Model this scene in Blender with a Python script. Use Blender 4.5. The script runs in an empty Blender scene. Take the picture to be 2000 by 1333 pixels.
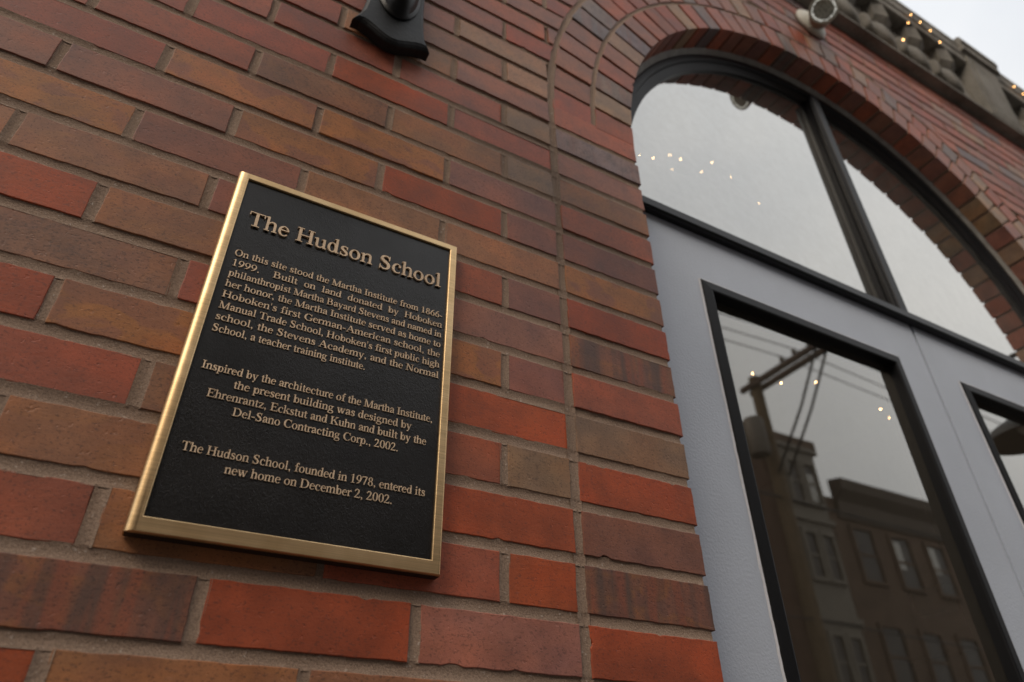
import bpy, math, random
from math import sin, cos, pi, sqrt, radians, atan2, hypot
from mathutils import Vector, Matrix
random.seed(7)
S = bpy.context.scene
C = S.collection
c = 0.067733          # one brick course, metres
ZB = 1.83             # height of bed joint number 0

# ---------------------------------------------------------------- camera
def cam_axes(a, b, r):
    fw = Vector((sin(a)*cos(b), cos(a)*cos(b), sin(b)))
    rt = Vector((cos(a), -sin(a), 0)); up = rt.cross(fw)
    return cos(r)*rt+sin(r)*up, -sin(r)*rt+cos(r)*up, fw
cam = bpy.data.cameras.new('camera'); cam_o = bpy.data.objects.new('camera', cam); C.objects.link(cam_o)
R_, U_, F_ = cam_axes(0.50299, 0.61023, -0.00851)
m = Matrix((R_, U_, -F_)).transposed().to_4x4()
m.translation = Vector((-6.84609*c, -10.02468*c, ZB-9.74292*c))
cam_o.matrix_world = m
cam.sensor_width = 36.0; cam.lens = 24.0147
cam.clip_start = 0.02; cam.clip_end = 500
cam.dof.use_dof = True; cam.dof.focus_distance = 0.80; cam.dof.aperture_fstop = 4.2
S.camera = cam_o
S.view_settings.view_transform = 'Standard'; S.view_settings.look = 'None'
S.view_settings.exposure = 0.42; S.view_settings.gamma = 1.0
try:
    S.cycles.use_denoising = True
    S.cycles.max_bounces = 8; S.cycles.transparent_max_bounces = 12
    S.cycles.sample_clamp_indirect = 6.0
except Exception: pass

# ---------------------------------------------------------------- sky and sun (overcast)
SUN_AZ, SUN_EL = Vector((-0.70, -0.52, 0.0)).normalized(), radians(40)
sun_dir = Vector((SUN_AZ.x*cos(SUN_EL), SUN_AZ.y*cos(SUN_EL), sin(SUN_EL)))   # towards the sun
W = bpy.data.worlds.new('World'); S.world = W; W.use_nodes = True
nt = W.node_tree; N = nt.nodes; LK = nt.links; N.clear()
out = N.new('ShaderNodeOutputWorld'); bg = N.new('ShaderNodeBackground')
sky = N.new('ShaderNodeTexSky'); sky.sky_type = 'NISHITA'; sky.sun_disc = False
sky.sun_elevation = SUN_EL; sky.sun_rotation = atan2(sun_dir.x, sun_dir.y)
sky.air_density = 1.0; sky.dust_density = 3.0
hs = N.new('ShaderNodeHueSaturation'); hs.inputs['Saturation'].default_value = 0.25
tc = N.new('ShaderNodeTexCoord'); nz = N.new('ShaderNodeTexNoise')
nz.inputs['Scale'].default_value = 2.2; nz.inputs['Detail'].default_value = 6; nz.inputs['Roughness'].default_value = 0.5
rp = N.new('ShaderNodeValToRGB')           # cloud deck: soft light and dark patches
rp.color_ramp.elements[0].position = 0.32; rp.color_ramp.elements[0].color = (0.74, 0.765, 0.80, 1)
rp.color_ramp.elements[1].position = 0.70; rp.color_ramp.elements[1].color = (1.0, 0.99, 0.975, 1)
sx = N.new('ShaderNodeSeparateXYZ'); mr = N.new('ShaderNodeMapRange')   # overcast: brighter towards the zenith
mr.inputs['From Min'].default_value = 0.0; mr.inputs['From Max'].default_value = 1.0
mr.inputs['To Min'].default_value = 5.6; mr.inputs['To Max'].default_value = 10.2
vm = N.new('ShaderNodeVectorMath'); vm.operation = 'SCALE'
mx = N.new('ShaderNodeMix'); mx.data_type = 'RGBA'; mx.inputs[0].default_value = 0.93
LK.new(sky.outputs[0], hs.inputs['Color']); LK.new(tc.outputs['Generated'], nz.inputs['Vector'])
LK.new(tc.outputs['Generated'], sx.inputs[0]); LK.new(sx.outputs[2], mr.inputs['Value'])
LK.new(nz.outputs['Fac'], rp.inputs[0]); LK.new(rp.outputs[0], vm.inputs[0]); LK.new(mr.outputs[0], vm.inputs['Scale'])
LK.new(hs.outputs[0], mx.inputs[6]); LK.new(vm.outputs[0], mx.inputs[7])
LK.new(mx.outputs[2], bg.inputs['Color']); bg.inputs['Strength'].default_value = 0.10
LK.new(bg.outputs[0], out.inputs[0])
sl = bpy.data.lights.new('sun', 'SUN'); sl.energy = 0.85; sl.angle = radians(24); sl.color = (1.0, 0.84, 0.66)
so = bpy.data.objects.new('sun', sl); C.objects.link(so); so.location = (-6, -6, 12)
so.rotation_euler = (-sun_dir).to_track_quat('-Z', 'Y').to_euler()

# ---------------------------------------------------------------- materials
class NT:
    def __init__(s, name):
        s.m = bpy.data.materials.new(name); s.m.use_nodes = True
        s.t = s.m.node_tree; s.n = s.t.nodes; s.n.clear()
        s.o = s.new('ShaderNodeOutputMaterial')
    def new(s, k, **kw):
        x = s.n.new(k)
        for a, v in kw.items(): setattr(x, a, v)
        return x
    def link(s, a, b): s.t.links.new(a, b)
    def put(s, sock, v):
        if hasattr(v, 'is_linked') or hasattr(v, 'links'): s.link(v, sock)
        else:
            if isinstance(v, (tuple, list)) and len(v) == 3 and sock.type == 'RGBA': v = (*v, 1)
            sock.default_value = v
    def coord(s, scale=(1, 1, 1), off=None):
        t = s.new('ShaderNodeTexCoord'); mp = s.new('ShaderNodeMapping')
        s.link(t.outputs['Object'], mp.inputs['Vector']); mp.inputs['Scale'].default_value = scale
        if off is not None: s.put(mp.inputs['Location'], off)
        return mp.outputs[0]
    def noise(s, vec, scale, detail=4, rough=.55, dist=0.0):
        x = s.new('ShaderNodeTexNoise'); s.link(vec, x.inputs['Vector'])
        x.inputs['Scale'].default_value = scale; x.inputs['Detail'].default_value = detail
        x.inputs['Roughness'].default_value = rough; x.inputs['Distortion'].default_value = dist
        return x.outputs['Fac']
    def ramp(s, v, *st):
        x = s.new('ShaderNodeValToRGB'); e = x.color_ramp.elements
        while len(e) < len(st): e.new(0.5)
        for i, (p, col) in enumerate(st):
            e[i].position = p; e[i].color = (col, col, col, 1) if isinstance(col, (int, float)) else (*col, 1)
        s.link(v, x.inputs[0]); return x.outputs[0]
    def mix(s, f, a, b, mode='MIX'):
        x = s.new('ShaderNodeMix', data_type='RGBA', blend_type=mode)
        s.put(x.inputs[0], f); s.put(x.inputs[6], a); s.put(x.inputs[7], b); return x.outputs[2]
    def math(s, op, a, b=0.0, clamp=False):
        x = s.new('ShaderNodeMath', operation=op, use_clamp=clamp)
        s.put(x.inputs[0], a); s.put(x.inputs[1], b); return x.outputs[0]
    def bump(s, h, strength, dist, normal=None):
        x = s.new('ShaderNodeBump'); x.inputs['Strength'].default_value = strength
        x.inputs['Distance'].default_value = dist; s.link(h, x.inputs['Height'])
        if normal is not None: s.link(normal, x.inputs['Normal'])
        return x.outputs[0]
    def bsdf(s, col, rough=.6, metal=0.0, spec=.5, normal=None, **kw):
        x = s.new('ShaderNodeBsdfPrincipled')
        s.put(x.inputs['Base Color'], col); s.put(x.inputs['Roughness'], rough)
        s.put(x.inputs['Metallic'], metal); x.inputs['Specular IOR Level'].default_value = spec
        if normal is not None: s.link(normal, x.inputs['Normal'])
        for k, v in kw.items(): s.put(x.inputs[k.replace('_', ' ')], v)
        s.link(x.outputs[0], s.o.inputs[0]); return x

def mat_simple(name, col, rough=.6, metal=0.0, var=.12, scale=20, bump=0.0, bscale=200, spec=.5, bdist=.002):
    t = NT(name); v = t.coord()
    n = t.noise(v, scale, 5)
    lo = tuple(x*(1-var) for x in col); hi = tuple(min(1, x*(1+var)) for x in col)
    cl = t.ramp(n, (.3, lo), (.7, hi))
    nm = t.bump(t.noise(v, bscale, 3), bump, bdist) if bump else None
    t.bsdf(cl, t.math('ADD', t.math('MULTIPLY', n, .12), rough-.06), metal, spec, nm)
    return t.m

def mat_brick():
    t = NT('fired_brick')
    a = t.new('ShaderNodeAttribute', attribute_name='bc'); b = t.new('ShaderNodeAttribute', attribute_name='bs')
    sp = t.new('ShaderNodeSeparateColor'); t.link(b.outputs['Color'], sp.inputs[0])
    seed, mott, dark = sp.outputs[0], sp.outputs[1], sp.outputs[2]; streak = b.outputs['Alpha']
    tcn = t.new('ShaderNodeTexCoord'); add = t.new('ShaderNodeVectorMath', operation='ADD')
    cmb = t.new('ShaderNodeCombineXYZ')
    t.link(t.math('MULTIPLY', seed, 37.0), cmb.inputs[0]); t.link(t.math('MULTIPLY', seed, 91.0), cmb.inputs[1]); t.link(t.math('MULTIPLY', seed, 53.0), cmb.inputs[2])
    t.link(tcn.outputs['Object'], add.inputs[0]); t.link(cmb.outputs[0], add.inputs[1]); v = add.outputs[0]
    def sc(x, y, z):
        k = t.new('ShaderNodeVectorMath', operation='MULTIPLY'); t.link(v, k.inputs[0]); k.inputs[1].default_value = (x, y, z); return k.outputs[0]
    base = a.outputs['Color']
    n1 = t.noise(v, 22, 6, .6)
    col = t.mix(1.0, base, t.ramp(n1, (.28, .74), (.5, 1.0), (.72, 1.22)), 'MULTIPLY')
    lf = t.noise(sc(1, 1, 1.5), 8.5, 3, .5)
    col = t.mix(1.0, col, t.ramp(lf, (.34, (.80, .86, .98)), (.5, (1, 1, 1)), (.66, (1.18, 1.03, .90))), 'MULTIPLY')
    # fire-flashed patches: mauve centres in tan bricks
    pn = t.noise(sc(1, 1, 1.6), 17, 2, .45, .3)
    pf = t.math('MULTIPLY', t.ramp(pn, (.50, 0), (.565, 1)), mott)
    hal = t.math('MULTIPLY', t.ramp(pn, (.42, 0), (.5, 1), (.56, 0)), mott)
    col = t.mix(t.math('MULTIPLY', hal, .45), col, (.44, .175, .05))
    col = t.mix(t.math('MULTIPLY', pf, .6), col, (.25, .10, .078))
    # vertical kiln streaks
    sf = t.math('MULTIPLY', t.ramp(t.noise(sc(34, 1, 3), 1.0, 3, .5), (.42, 0), (.60, 1)), streak)
    col = t.mix(t.math('MULTIPLY', sf, .75), col, (.10, .065, .055))
    s2 = t.math('MULTIPLY', t.ramp(t.noise(sc(27, 2, 2.4), 1.7, 2, .5), (.52, 0), (.62, 1)), streak)
    col = t.mix(t.math('MULTIPLY', s2, .6), col, (.33, .09, .045))
    # smoky dark clouds
    df = t.math('MULTIPLY', t.ramp(t.noise(v, 26, 7, .66), (.46, .05), (.64, 1)), dark)
    df = t.math('MULTIPLY', df, t.ramp(t.noise(v, 230, 4, .7), (.40, .22), (.60, 1)))
    col = t.mix(t.math('MULTIPLY', df, .72), col, (.085, .052, .042))
    # iron specks, fine grain
    spn = t.math('ADD', t.ramp(t.noise(sc(1, 1, 1.4), 300, 3, .6), (.565, 0), (.64, .9)), t.math('MULTIPLY', t.ramp(t.noise(sc(1, 1, 1.8), 120, 5, .6), (.60, 0), (.68, 1)), .7), True)
    col = t.mix(t.math('MULTIPLY', spn, t.math('ADD', t.math('MULTIPLY', dark, .3), .42)), col, (.06, .032, .026))
    gr = t.noise(v, 900, 3, .7)
    col = t.mix(1.0, col, t.ramp(gr, (.3, .86), (.7, 1.13)), 'MULTIPLY')
    # pale mortar smears
    sm = t.ramp(t.noise(sc(1, 1, 2.5), 38, 6, .7), (.66, 0), (.80, .34))
    col = t.mix(sm, col, (.34, .24, .19))
    h1 = t.noise(sc(1, 1, 2.2), 120, 6, .65); h2 = t.noise(v, 700, 3, .6)
    pit = t.ramp(t.noise(v, 160, 2, .5), (.66, 0), (.74, 1))
    hh = t.math('SUBTRACT', t.math('ADD', h1, t.math('MULTIPLY', h2, .25)), pit)
    t.bsdf(col, t.math('ADD', t.math('MULTIPLY', n1, .2), .47), 0, .5, t.bump(hh, .36, .0010))
    return t.m

def mat_mortar():
    t = NT('buff_mortar'); v = t.coord()
    n = t.noise(v, 9, 5); g = t.noise(v, 480, 4, .75); g2 = t.noise(v, 200, 2, .6)
    col = t.ramp(n, (.3, (.305, .212, .155)), (.7, (.40, .285, .212)))
    col = t.mix(1.0, col, t.ramp(g, (.3, .62), (.55, 1.0), (.75, 1.35)), 'MULTIPLY')
    col = t.mix(t.ramp(g2, (.66, 0), (.73, .8)), col, (.55, .45, .38))
    t.bsdf(col, .85, 0, .25, t.bump(t.math('ADD', g, t.math('MULTIPLY', g2, .8)), .9, .0013))
    return t.m

def mat_bronze(name, brushed=True, dark=0.0):
    t = NT(name)
    v = t.coord((3.0, 3.0, 900.0)); v2 = t.coord()
    n = t.noise(v, 1.0, 3, .6); n2 = t.noise(v2, 26, 4)
    lo, hi = ((.68, .465, .24), (.82, .59, .33)) if brushed else ((.70, .53, .37), (.84, .65, .46))
    col = t.ramp(n2, (.3, lo), (.7, hi))
    col = t.mix(1.0, col, t.ramp(n, (.3, .82), (.7, 1.12)), 'MULTIPLY')
    nm = t.bump(n, .16 if brushed else .05, .0004)
    t.bsdf(col, t.math('ADD', t.math('MULTIPLY', n, .12), .33 if brushed else .56), 1.0 if brushed else .72, .5, nm)
    return t.m

def mat_panel():
    t = NT('black_leatherette_paint'); v = t.coord(); v2 = t.coord((1, 1, .62))
    w = t.noise(v2, 420, 4, .55, 1.2); w2 = t.noise(v, 46, 3)
    msk = t.ramp(t.noise(v, 4.6, 2), (.36, .2), (.58, 1.0))
    h = t.math('MULTIPLY', t.math('ADD', w, t.math('MULTIPLY', w2, .6)), msk)
    col = t.ramp(t.noise(v, 12, 5), (.3, (.0085, .008, .008)), (.7, (.014, .0125, .012)))
    scr = t.ramp(t.noise(t.coord((30, 1, 220)), 1.0, 3, .6, .6), (.72, 0), (.80, .25))
    col = t.mix(scr, col, (.10, .085, .07))
    t.bsdf(col, t.math('ADD', t.math('MULTIPLY', t.noise(v, 30, 4), .16), .25), 0, .5, t.bump(h, .42, .0011))
    return t.m

def mat_paint(name, col, rough=.42, peel=.6):
    t = NT(name); v = t.coord()
    n = t.noise(v, 4, 5); p = t.noise(v, 230, 3, .5); p2 = t.noise(t.coord((60, 60, 6)), 1, 3)
    cl = t.ramp(n, (.3, tuple(x*.93 for x in col)), (.7, tuple(x*1.05 for x in col)))
    dirt = t.ramp(t.noise(v, 60, 6, .7), (.66, 0), (.8, .22))
    cl = t.mix(dirt, cl, tuple(x*.5 for x in col))
    t.bsdf(cl, rough, 0, .5, t.bump(t.math('ADD', p, t.math('MULTIPLY', p2, .25)), peel, .0012))
    return t.m

def mat_glass(name, fmin, fpow, tint, dirt=.05, rough=.0, wav=.02, film_haze=0.0, haze_col=(.5, .49, .46)):
    t = NT(name); v = t.coord()
    lw = t.new('ShaderNodeLayerWeight'); lw.inputs['Blend'].default_value = .5
    f = t.math('POWER', lw.outputs['Facing'], fpow)
    f = t.math('ADD', t.math('MULTIPLY', f, 1.0-fmin), fmin, True)
    nm = t.bump(t.noise(v, 2.2, 2), wav, .01)
    gl = t.new('ShaderNodeBsdfGlossy'); gl.inputs['Color'].default_value = (.97, .955, .915, 1); gl.inputs['Roughness'].default_value = rough
    t.link(nm, gl.inputs['Normal'])
    tr = t.new('ShaderNodeBsdfTransparent'); tr.inputs['Color'].default_value = (*tint, 1)
    ms = t.new('ShaderNodeMixShader'); t.link(f, ms.inputs[0]); t.link(tr.outputs[0], ms.inputs[1]); t.link(gl.outputs[0], ms.inputs[2])
    df = t.new('ShaderNodeBsdfDiffuse'); df.inputs['Color'].default_value = (*haze_col, 1)
    d = t.ramp(t.noise(v, 34, 7, .72), (.36, film_haze), (.75, film_haze+dirt))
    sp = t.ramp(t.noise(v, 420, 2, .5), (.73, 0), (.77, dirt*2))
    m2 = t.new('ShaderNodeMixShader'); t.link(t.math('ADD', d, sp, True), m2.inputs[0]); t.link(ms.outputs[0], m2.inputs[1]); t.link(df.outputs[0], m2.inputs[2])
    t.link(m2.outputs[0], t.o.inputs[0]); return t.m

def mat_stone():
    t = NT('weathered_limestone'); v = t.coord()
    n = t.noise(v, 5, 7, .65); g = t.noise(v, 160, 4, .7)
    col = t.ramp(n, (.3, (.19, .175, .15)), (.55, (.32, .295, .255)), (.75, (.40, .37, .325)))
    st = t.ramp(t.noise(t.coord((9, 9, 1.3)), 1.3, 5, .6), (.5, 0), (.72, .55))
    col = t.mix(st, col, (.085, .074, .058))
    col = t.mix(1.0, col, t.ramp(g, (.3, .8), (.7, 1.15)), 'MULTIPLY')
    t.bsdf(col, .85, 0, .25, t.bump(t.math('ADD', g, n), .6, .004))
    return t.m

def mat_emit(name, col, s):
    t = NT(name); e = t.new('ShaderNodeEmission'); e.inputs[0].default_value = (*col, 1); e.inputs[1].default_value = s
    t.link(e.outputs[0], t.o.inputs[0]); return t.m

M = dict(
    brick=mat_brick(), mortar=mat_mortar(), stone=mat_stone(),
    bronze=mat_bronze('brushed_bronze'), letter=mat_bronze('cast_bronze', False), panel=mat_panel(),
    bronze_side=mat_simple('tarnished_bronze_edge', (.035, .026, .02), .5, .3),  # near-black strip for the plaque underside only
    door=mat_paint('pale_grey_door_paint', (.57, .62, .71)), pedge=mat_paint('fresh_grey_paint_edge', (.72, .73, .78)),
    frame=mat_simple('charcoal_metal_frame', (.019, .019, .021), .5, 0, .12, 8, .05, 300, .32),
    gframe=mat_simple('black_glazing_bead', (.008, .008, .009), .5, 0, .15, 10, .08, 240, .22),
    black=mat_simple('black_metal', (.007, .007, .0075), .4, 0, .2, 12, .08, 220, .35),
    iron=mat_simple('satin_black_iron', (.012, .013, .0145), .5, 0, .25, 14, .3, 130, .35),
    caulk=mat_simple('grey_sealant', (.36, .35, .325), .7, 0, .2, 40, .5, 120, .4, .004),
    tglass=mat_glass('coated_transom_glass', .32, 1.8, (.30, .29, .26), .09, .02, .0008, .05),  # more reflective mix than the door glass, with an even diffuse veil
    dglass=mat_glass('clear_door_glass', .21, 2.4, (.76, .69, .55), .03, .0, .006, .042, (.5, .43, .33)),  # warm diffuse veil on the glass stands in for the room's brownish haze
    cream=mat_simple('cream_plastic', (.62, .59, .50), .45, 0, .06, 30),
    greige=mat_simple('weathered_grey_lamp_housing', (.30, .28, .23), .5, 0, .15, 30),
    wire=mat_simple('black_cable', (.02, .02, .02), .6),
    bulb=mat_emit('warm_bulb', (1.0, .50, .16), 9.0), bulb_in=mat_emit('warm_indoor_bulb', (1.0, .62, .28), 60.0), ledglass=None,
    wood=mat_simple('creosoted_wood', (.115, .078, .042), .85, 0, .35, 12, .4, 40),
    darkwood=mat_simple('dark_crossarm_timber', (.05, .03, .022), .85, 0, .3, 12, .4, 40),
    tank=mat_simple('grey_steel_tank', (.13, .11, .09), .6, .2, .15),
    floor=mat_simple('interior_floor', (.12, .09, .06), .5), plaster=mat_simple('interior_plaster', (.52, .40, .25), .85, 0, .08, 3),
    idark=mat_simple('dark_interior_door', (.02, .02, .022), .5),
    pave=mat_simple('bluestone_pavement', (.065, .063, .06), .9, 0, .2, 3, .4, 90), road=mat_simple('asphalt', (.05, .05, .052), .92, 0, .3, 6, .6, 120),
    kerb=mat_simple('granite_kerb', (.26, .255, .25), .85, 0, .2, 9, .3, 60), paint=mat_simple('road_paint', (.75, .74, .68), .7, 0, .15, 6),
    obrick=mat_simple('brown_brick_facade', (.105, .068, .046), .9, 0, .25, 2, .3, 30), obrick2=mat_simple('red_brown_brick_facade', (.115, .066, .044), .9, 0, .25, 2, .3, 30),
    otrim=mat_simple('painted_bay_panel', (.17, .15, .12), .7, 0, .1, 3), odark=mat_simple('dark_cornice_metal', (.07, .052, .038), .7, 0, .2, 3),
    oglass=mat_simple('far_window_glass', (.045, .04, .036), .25, 0, .2, .4, 0, 200, .3), rail=None,
)
M['rail'] = mat_glass('green_balustrade_glass', .2, 2, (.62, .80, .74), .02)
t = NT('led_lens'); t.bsdf(t.ramp(t.noise(t.coord(), 260, 2), (.4, (.20, .19, .15)), (.65, (.62, .60, .50))), .15, .6); M['ledglass'] = t.m

# ---------------------------------------------------------------- mesh helpers
class MB:
    def __init__(s): s.v = []; s.f = []; s.bc = []; s.bs = []; s.cur = None
    def add(s, vs, fs):
        o = len(s.v); s.v += [tuple(p) for p in vs]; s.f += [tuple(i+o for i in f) for f in fs]
        if s.cur: s.bc += [s.cur[0]]*len(vs); s.bs += [s.cur[1]]*len(vs)
    def box(s, x0, x1, y0, y1, z0, z1, bev=0.0):
        if bev:
            b = bev; P = []
            for sx, X in ((1, x0), (-1, x1)):
                for sy, Y in ((1, y0), (-1, y1)):
                    for sz, Z in ((1, z0), (-1, z1)):
                        P += [Vector((X+sx*b*k[0], Y+sy*b*k[1], Z+sz*b*k[2])) for k in ((0, 1, 1), (1, 0, 1), (1, 1, 0))]
            import bmesh
            bm = bmesh.new()
            for p in P: bm.verts.new(p)
            bmesh.ops.convex_hull(bm, input=bm.verts)
            bmesh.ops.dissolve_limit(bm, angle_limit=.02, verts=bm.verts, edges=bm.edges)
            bm.verts.index_update()
            s.add([v.co[:] for v in bm.verts], [[v.index for v in f.verts] for f in bm.faces]); bm.free(); return
        s.add([(x0, y0, z0), (x1, y0, z0), (x1, y1, z0), (x0, y1, z0), (x0, y0, z1), (x1, y0, z1), (x1, y1, z1), (x0, y1, z1)],
              [(3, 2, 1, 0), (4, 5, 6, 7), (0, 1, 5, 4), (1, 2, 6, 5), (2, 3, 7, 6), (3, 0, 4, 7)])
    def sweep(s, rings, closed_ring=True, closed_path=False, caps=True):
        n = len(rings[0]); vs = [p for r in rings for p in r]; fs = []
        L = len(rings); K = L if closed_path else L-1
        for i in range(K):
            a = i*n; b = ((i+1) % L)*n
            for j in range(n if closed_ring else n-1):
                k = (j+1) % n; fs.append((a+j, a+k, b+k, b+j))
        if caps and closed_ring and not closed_path: fs += [tuple(range(n))[::-1], tuple((L-1)*n+j for j in range(n))]
        s.add(vs, fs)
    def tube(s, pts, r, n=10):
        pts = [Vector(p) for p in pts]; rings = []
        rr = r if isinstance(r, (list, tuple)) else [r]*len(pts)
        up = None
        for i, p in enumerate(pts):
            d = (pts[min(i+1, len(pts)-1)]-pts[max(i-1, 0)]).normalized()
            if up is None: up = Vector((0, 0, 1)) if abs(d.z) < .9 else Vector((0, 1, 0))
            u = (up-d*up.dot(d)).normalized(); w = d.cross(u); up = u
            rings.append([p+rr[i]*(u*cos(2*pi*k/n)+w*sin(2*pi*k/n)) for k in range(n)])
        s.sweep(rings)
    def lathe(s, o, ax, prof, n=24):           # prof: (distance along axis, radius)
        o = Vector(o); ax = Vector(ax).normalized(); u = ax.orthogonal().normalized(); w = ax.cross(u)
        s.sweep([[o+ax*a+r*(u*cos(2*pi*k/n)+w*sin(2*pi*k/n)) for k in range(n)] for a, r in prof])
    def ball(s, o, r, n=8):
        s.lathe(o, (0, 0, 1), [(-r*cos(pi*i/n), max(1e-5, r*sin(pi*i/n))) for i in range(n+1)], n)
    def prism(s, poly, y0, y1):                # polygon in x,z extruded along y
        n = len(poly); vs = [(x, y0, z) for x, z in poly]+[(x, y1, z) for x, z in poly]
        s.add(vs, [tuple(range(n)), tuple(range(n, 2*n))[::-1]]+[(i, n+i, n+(i+1) % n, (i+1) % n) for i in range(n)])
    def prism_x(s, poly, x0, x1):              # polygon in y,z extruded along x
        n = len(poly); vs = [(x0, y, z) for y, z in poly]+[(x1, y, z) for y, z in poly]
        s.add(vs, [tuple(range(n)), tuple(range(n, 2*n))[::-1]]+[(i, n+i, n+(i+1) % n, (i+1) % n) for i in range(n)])
    def build(s, name, mat, parent=None, smooth=None, loc=None):
        me = bpy.data.meshes.new(name); off = Vector(loc) if loc else None
        me.from_pydata([tuple(Vector(p)-off) for p in s.v] if off else s.v, [], s.f); me.update()
        if s.bc:
            for nm, dat in (('bc', s.bc), ('bs', s.bs)):
                at = me.attributes.new(nm, 'FLOAT_COLOR', 'POINT'); at.data.foreach_set('color', [q for d in dat for q in d])
        import bmesh
        bm = bmesh.new(); bm.from_mesh(me); bmesh.ops.recalc_face_normals(bm, faces=bm.faces); bm.to_mesh(me); bm.free()
        me.materials.append(mat)
        if smooth is not None:
            me.polygons.foreach_set('use_smooth', [True]*len(me.polygons)); me.set_sharp_from_angle(angle=radians(smooth))
        o = bpy.data.objects.new(name, me); C.objects.link(o)
        if off: o.location = off
        if parent: o.parent = parent
        return o

def tag(o, label=None, cat=None, group=None, kind=None):
    for k, v in (('label', label), ('category', cat), ('group', group), ('kind', kind)):
        if v: o[k] = v
    return o
def empty(name, loc, label, cat, group=None):
    o = bpy.data.objects.new(name, None); C.objects.link(o); o.location = loc; o.empty_display_size = .1
    return tag(o, label, cat, group)
def at(o, parent):          # parent keeping world coordinates of a mesh built in world space
    o.parent = parent; o.matrix_parent_inverse = Matrix.Translation(parent.location).inverted(); return o
def zz(k): return ZB+k*c

# ================================================================ the school building
BX = 16.43*c; RA = 13.5*c; CZ = zz(6.746)          # door centre, arch radius, spring height
JW = 2.93*c                                        # jamb width; opening left edge at x = JW
XL, XR = -27*c, 70*c
ZTOP = zz(27.1)
school = empty('school_building', (BX, 0, 0), 'brick school building with grey double doors under a round brick arch and stone cornice', 'building')
PAL = dict(R=(.40, .078, .024), r=(.36, .092, .046), M=(.305, .115, .076), B=(.365, .156, .068), O=(.42, .158, .050), G=(.305, .172, .103),
           K=(.32, .142, .074), T=(.40, .235, .140), s=(.43, .125, .066), Y=(.26, .185, .17), m=(.36, .145, .098))
TRAIT = dict(R=(0, .05, 0), r=(0, .25, 0), M=(0, .2, .1), B=(.25, .4, 0), O=(.8, .35, 0), G=(.1, .35, 0), K=(.3, .75, .12), T=(.2, .4, 0), s=(0, .35, 0), Y=(.1, .8, .4), m=(.1, .3, .1), Z=(.6, .75, 1.0))
PAL['Z'] = (.26, .10, .055)
TABLE = {-11: 'mr', -10: 'srB', -9: 'rmr', -8: 'Tmr', -7: 'TKrr', -6: 'mBrr', -5: 'GsrsK', -4: 'sRrr', -3: 'GBKrr', -2: 'mOOrr', -1: 'MROMM',
         0: 'BBMOr', 1: 'MrMKB', 2: 'mBBRr', 3: 'MOrKO', 4: 'RBOR', 5: 'GrKrR', 6: 'RBBr', 7: 'RrBrB', 8: 'mRZB', 9: 'BBBRB', 10: 'RrOB'}
JT = {-9: 'T', -8: 'T', -7: 's', -6: 's', -5: 'Y', -4: 'm', -3: 'B', -2: 's', -1: 'M', 0: 'O', 1: 'R', 2: 'Z', 3: 'r', 4: 'G', 5: 'R', 6: 'M', 7: 'Z', 8: 'R', 9: 'r', 10: 'B'}
def brick_style(k):
    v = random.uniform(.9, 1.1); b = PAL[k]; mt, dk, stt = TRAIT[k]
    return ((b[0]*v, b[1]*v*random.uniform(.95, 1.05), b[2]*v*random.uniform(.93, 1.07), 1.0), (random.random(), mt*random.uniform(.8, 1.1), dk*random.uniform(.7, 1.15), stt))
def pick(up=False):
    return random.choice('rrmmMTsrsYrmsO') if up else random.choice('RRrrMBBOOGKmsZ')
CAMP = Vector((-6.85*c, -10*c, zz(-9.7)))
def brick(mb, pts, style, yb, seglen, jit, yf=0.0, bev=.0009):
    """rounded, slightly ragged brick from an outline in x,z (any convex-ish polygon)"""
    P = []
    n = len(pts)
    for i in range(n):
        a = Vector(pts[i]); b = Vector(pts[(i+1) % n]); k = max(1, int((b-a).length/seglen))
        for j in range(k): P.append(a.lerp(b, j/k))
    if len(P) < 3: return
    ctr = sum(P, Vector((0, 0)))/len(P); n = len(P)
    nor = []
    for i in range(n):
        d = P[(i+1) % n]-P[i-1]; q = Vector((-d.y, d.x))
        if q.length < 1e-9: q = ctr-P[i]
        q.normalize()
        if q.dot(ctr-P[i]) < 0: q = -q
        nor.append(q)
    ph = random.random()*9
    J = [jit*(.55*sin(i*.9+ph)+.5*random.gauss(0, 1)) + (abs(random.gauss(0, 1))*jit*3.0 if random.random() < .035 else 0) for i in range(n)]
    tilt = (random.gauss(0, .0035), random.gauss(0, .006)); y0 = yf+random.gauss(0, .0006)
    rings = []
    for ins, dy in ((bev, 0), (bev*.3, bev*.32), (0, bev)):
        rings.append([(P[i].x+nor[i].x*(ins+J[i]), y0+dy+tilt[0]*(P[i].x-ctr.x)+tilt[1]*(P[i].y-ctr.y), P[i].y+nor[i].y*(ins+J[i])) for i in range(n)])
    rings.append([(P[i].x+nor[i].x*J[i], yb, P[i].y+nor[i].y*J[i]) for i in range(n)])
    mb.cur = style; o = len(mb.v)
    mb.sweep(rings, True, False, False); mb.f.append(tuple(o+i for i in range(n)))
JB, JL = .0065, .0068                             # half bed joint, half long joint
JH = .0053                                       # half joint
REX = BX                                         # radius of the extrados joint line (x = 0 at spring)
wall = MB(); mort = MB(); arch = MB()
def near(x, z): return (Vector((x, 0, z))-CAMP).length
def lod(x, z):
    d = near(x, z); return (.0055, .00042) if d < 1.15 else ((.011, .0006) if d < 2.0 else (.03, .0005))
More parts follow.
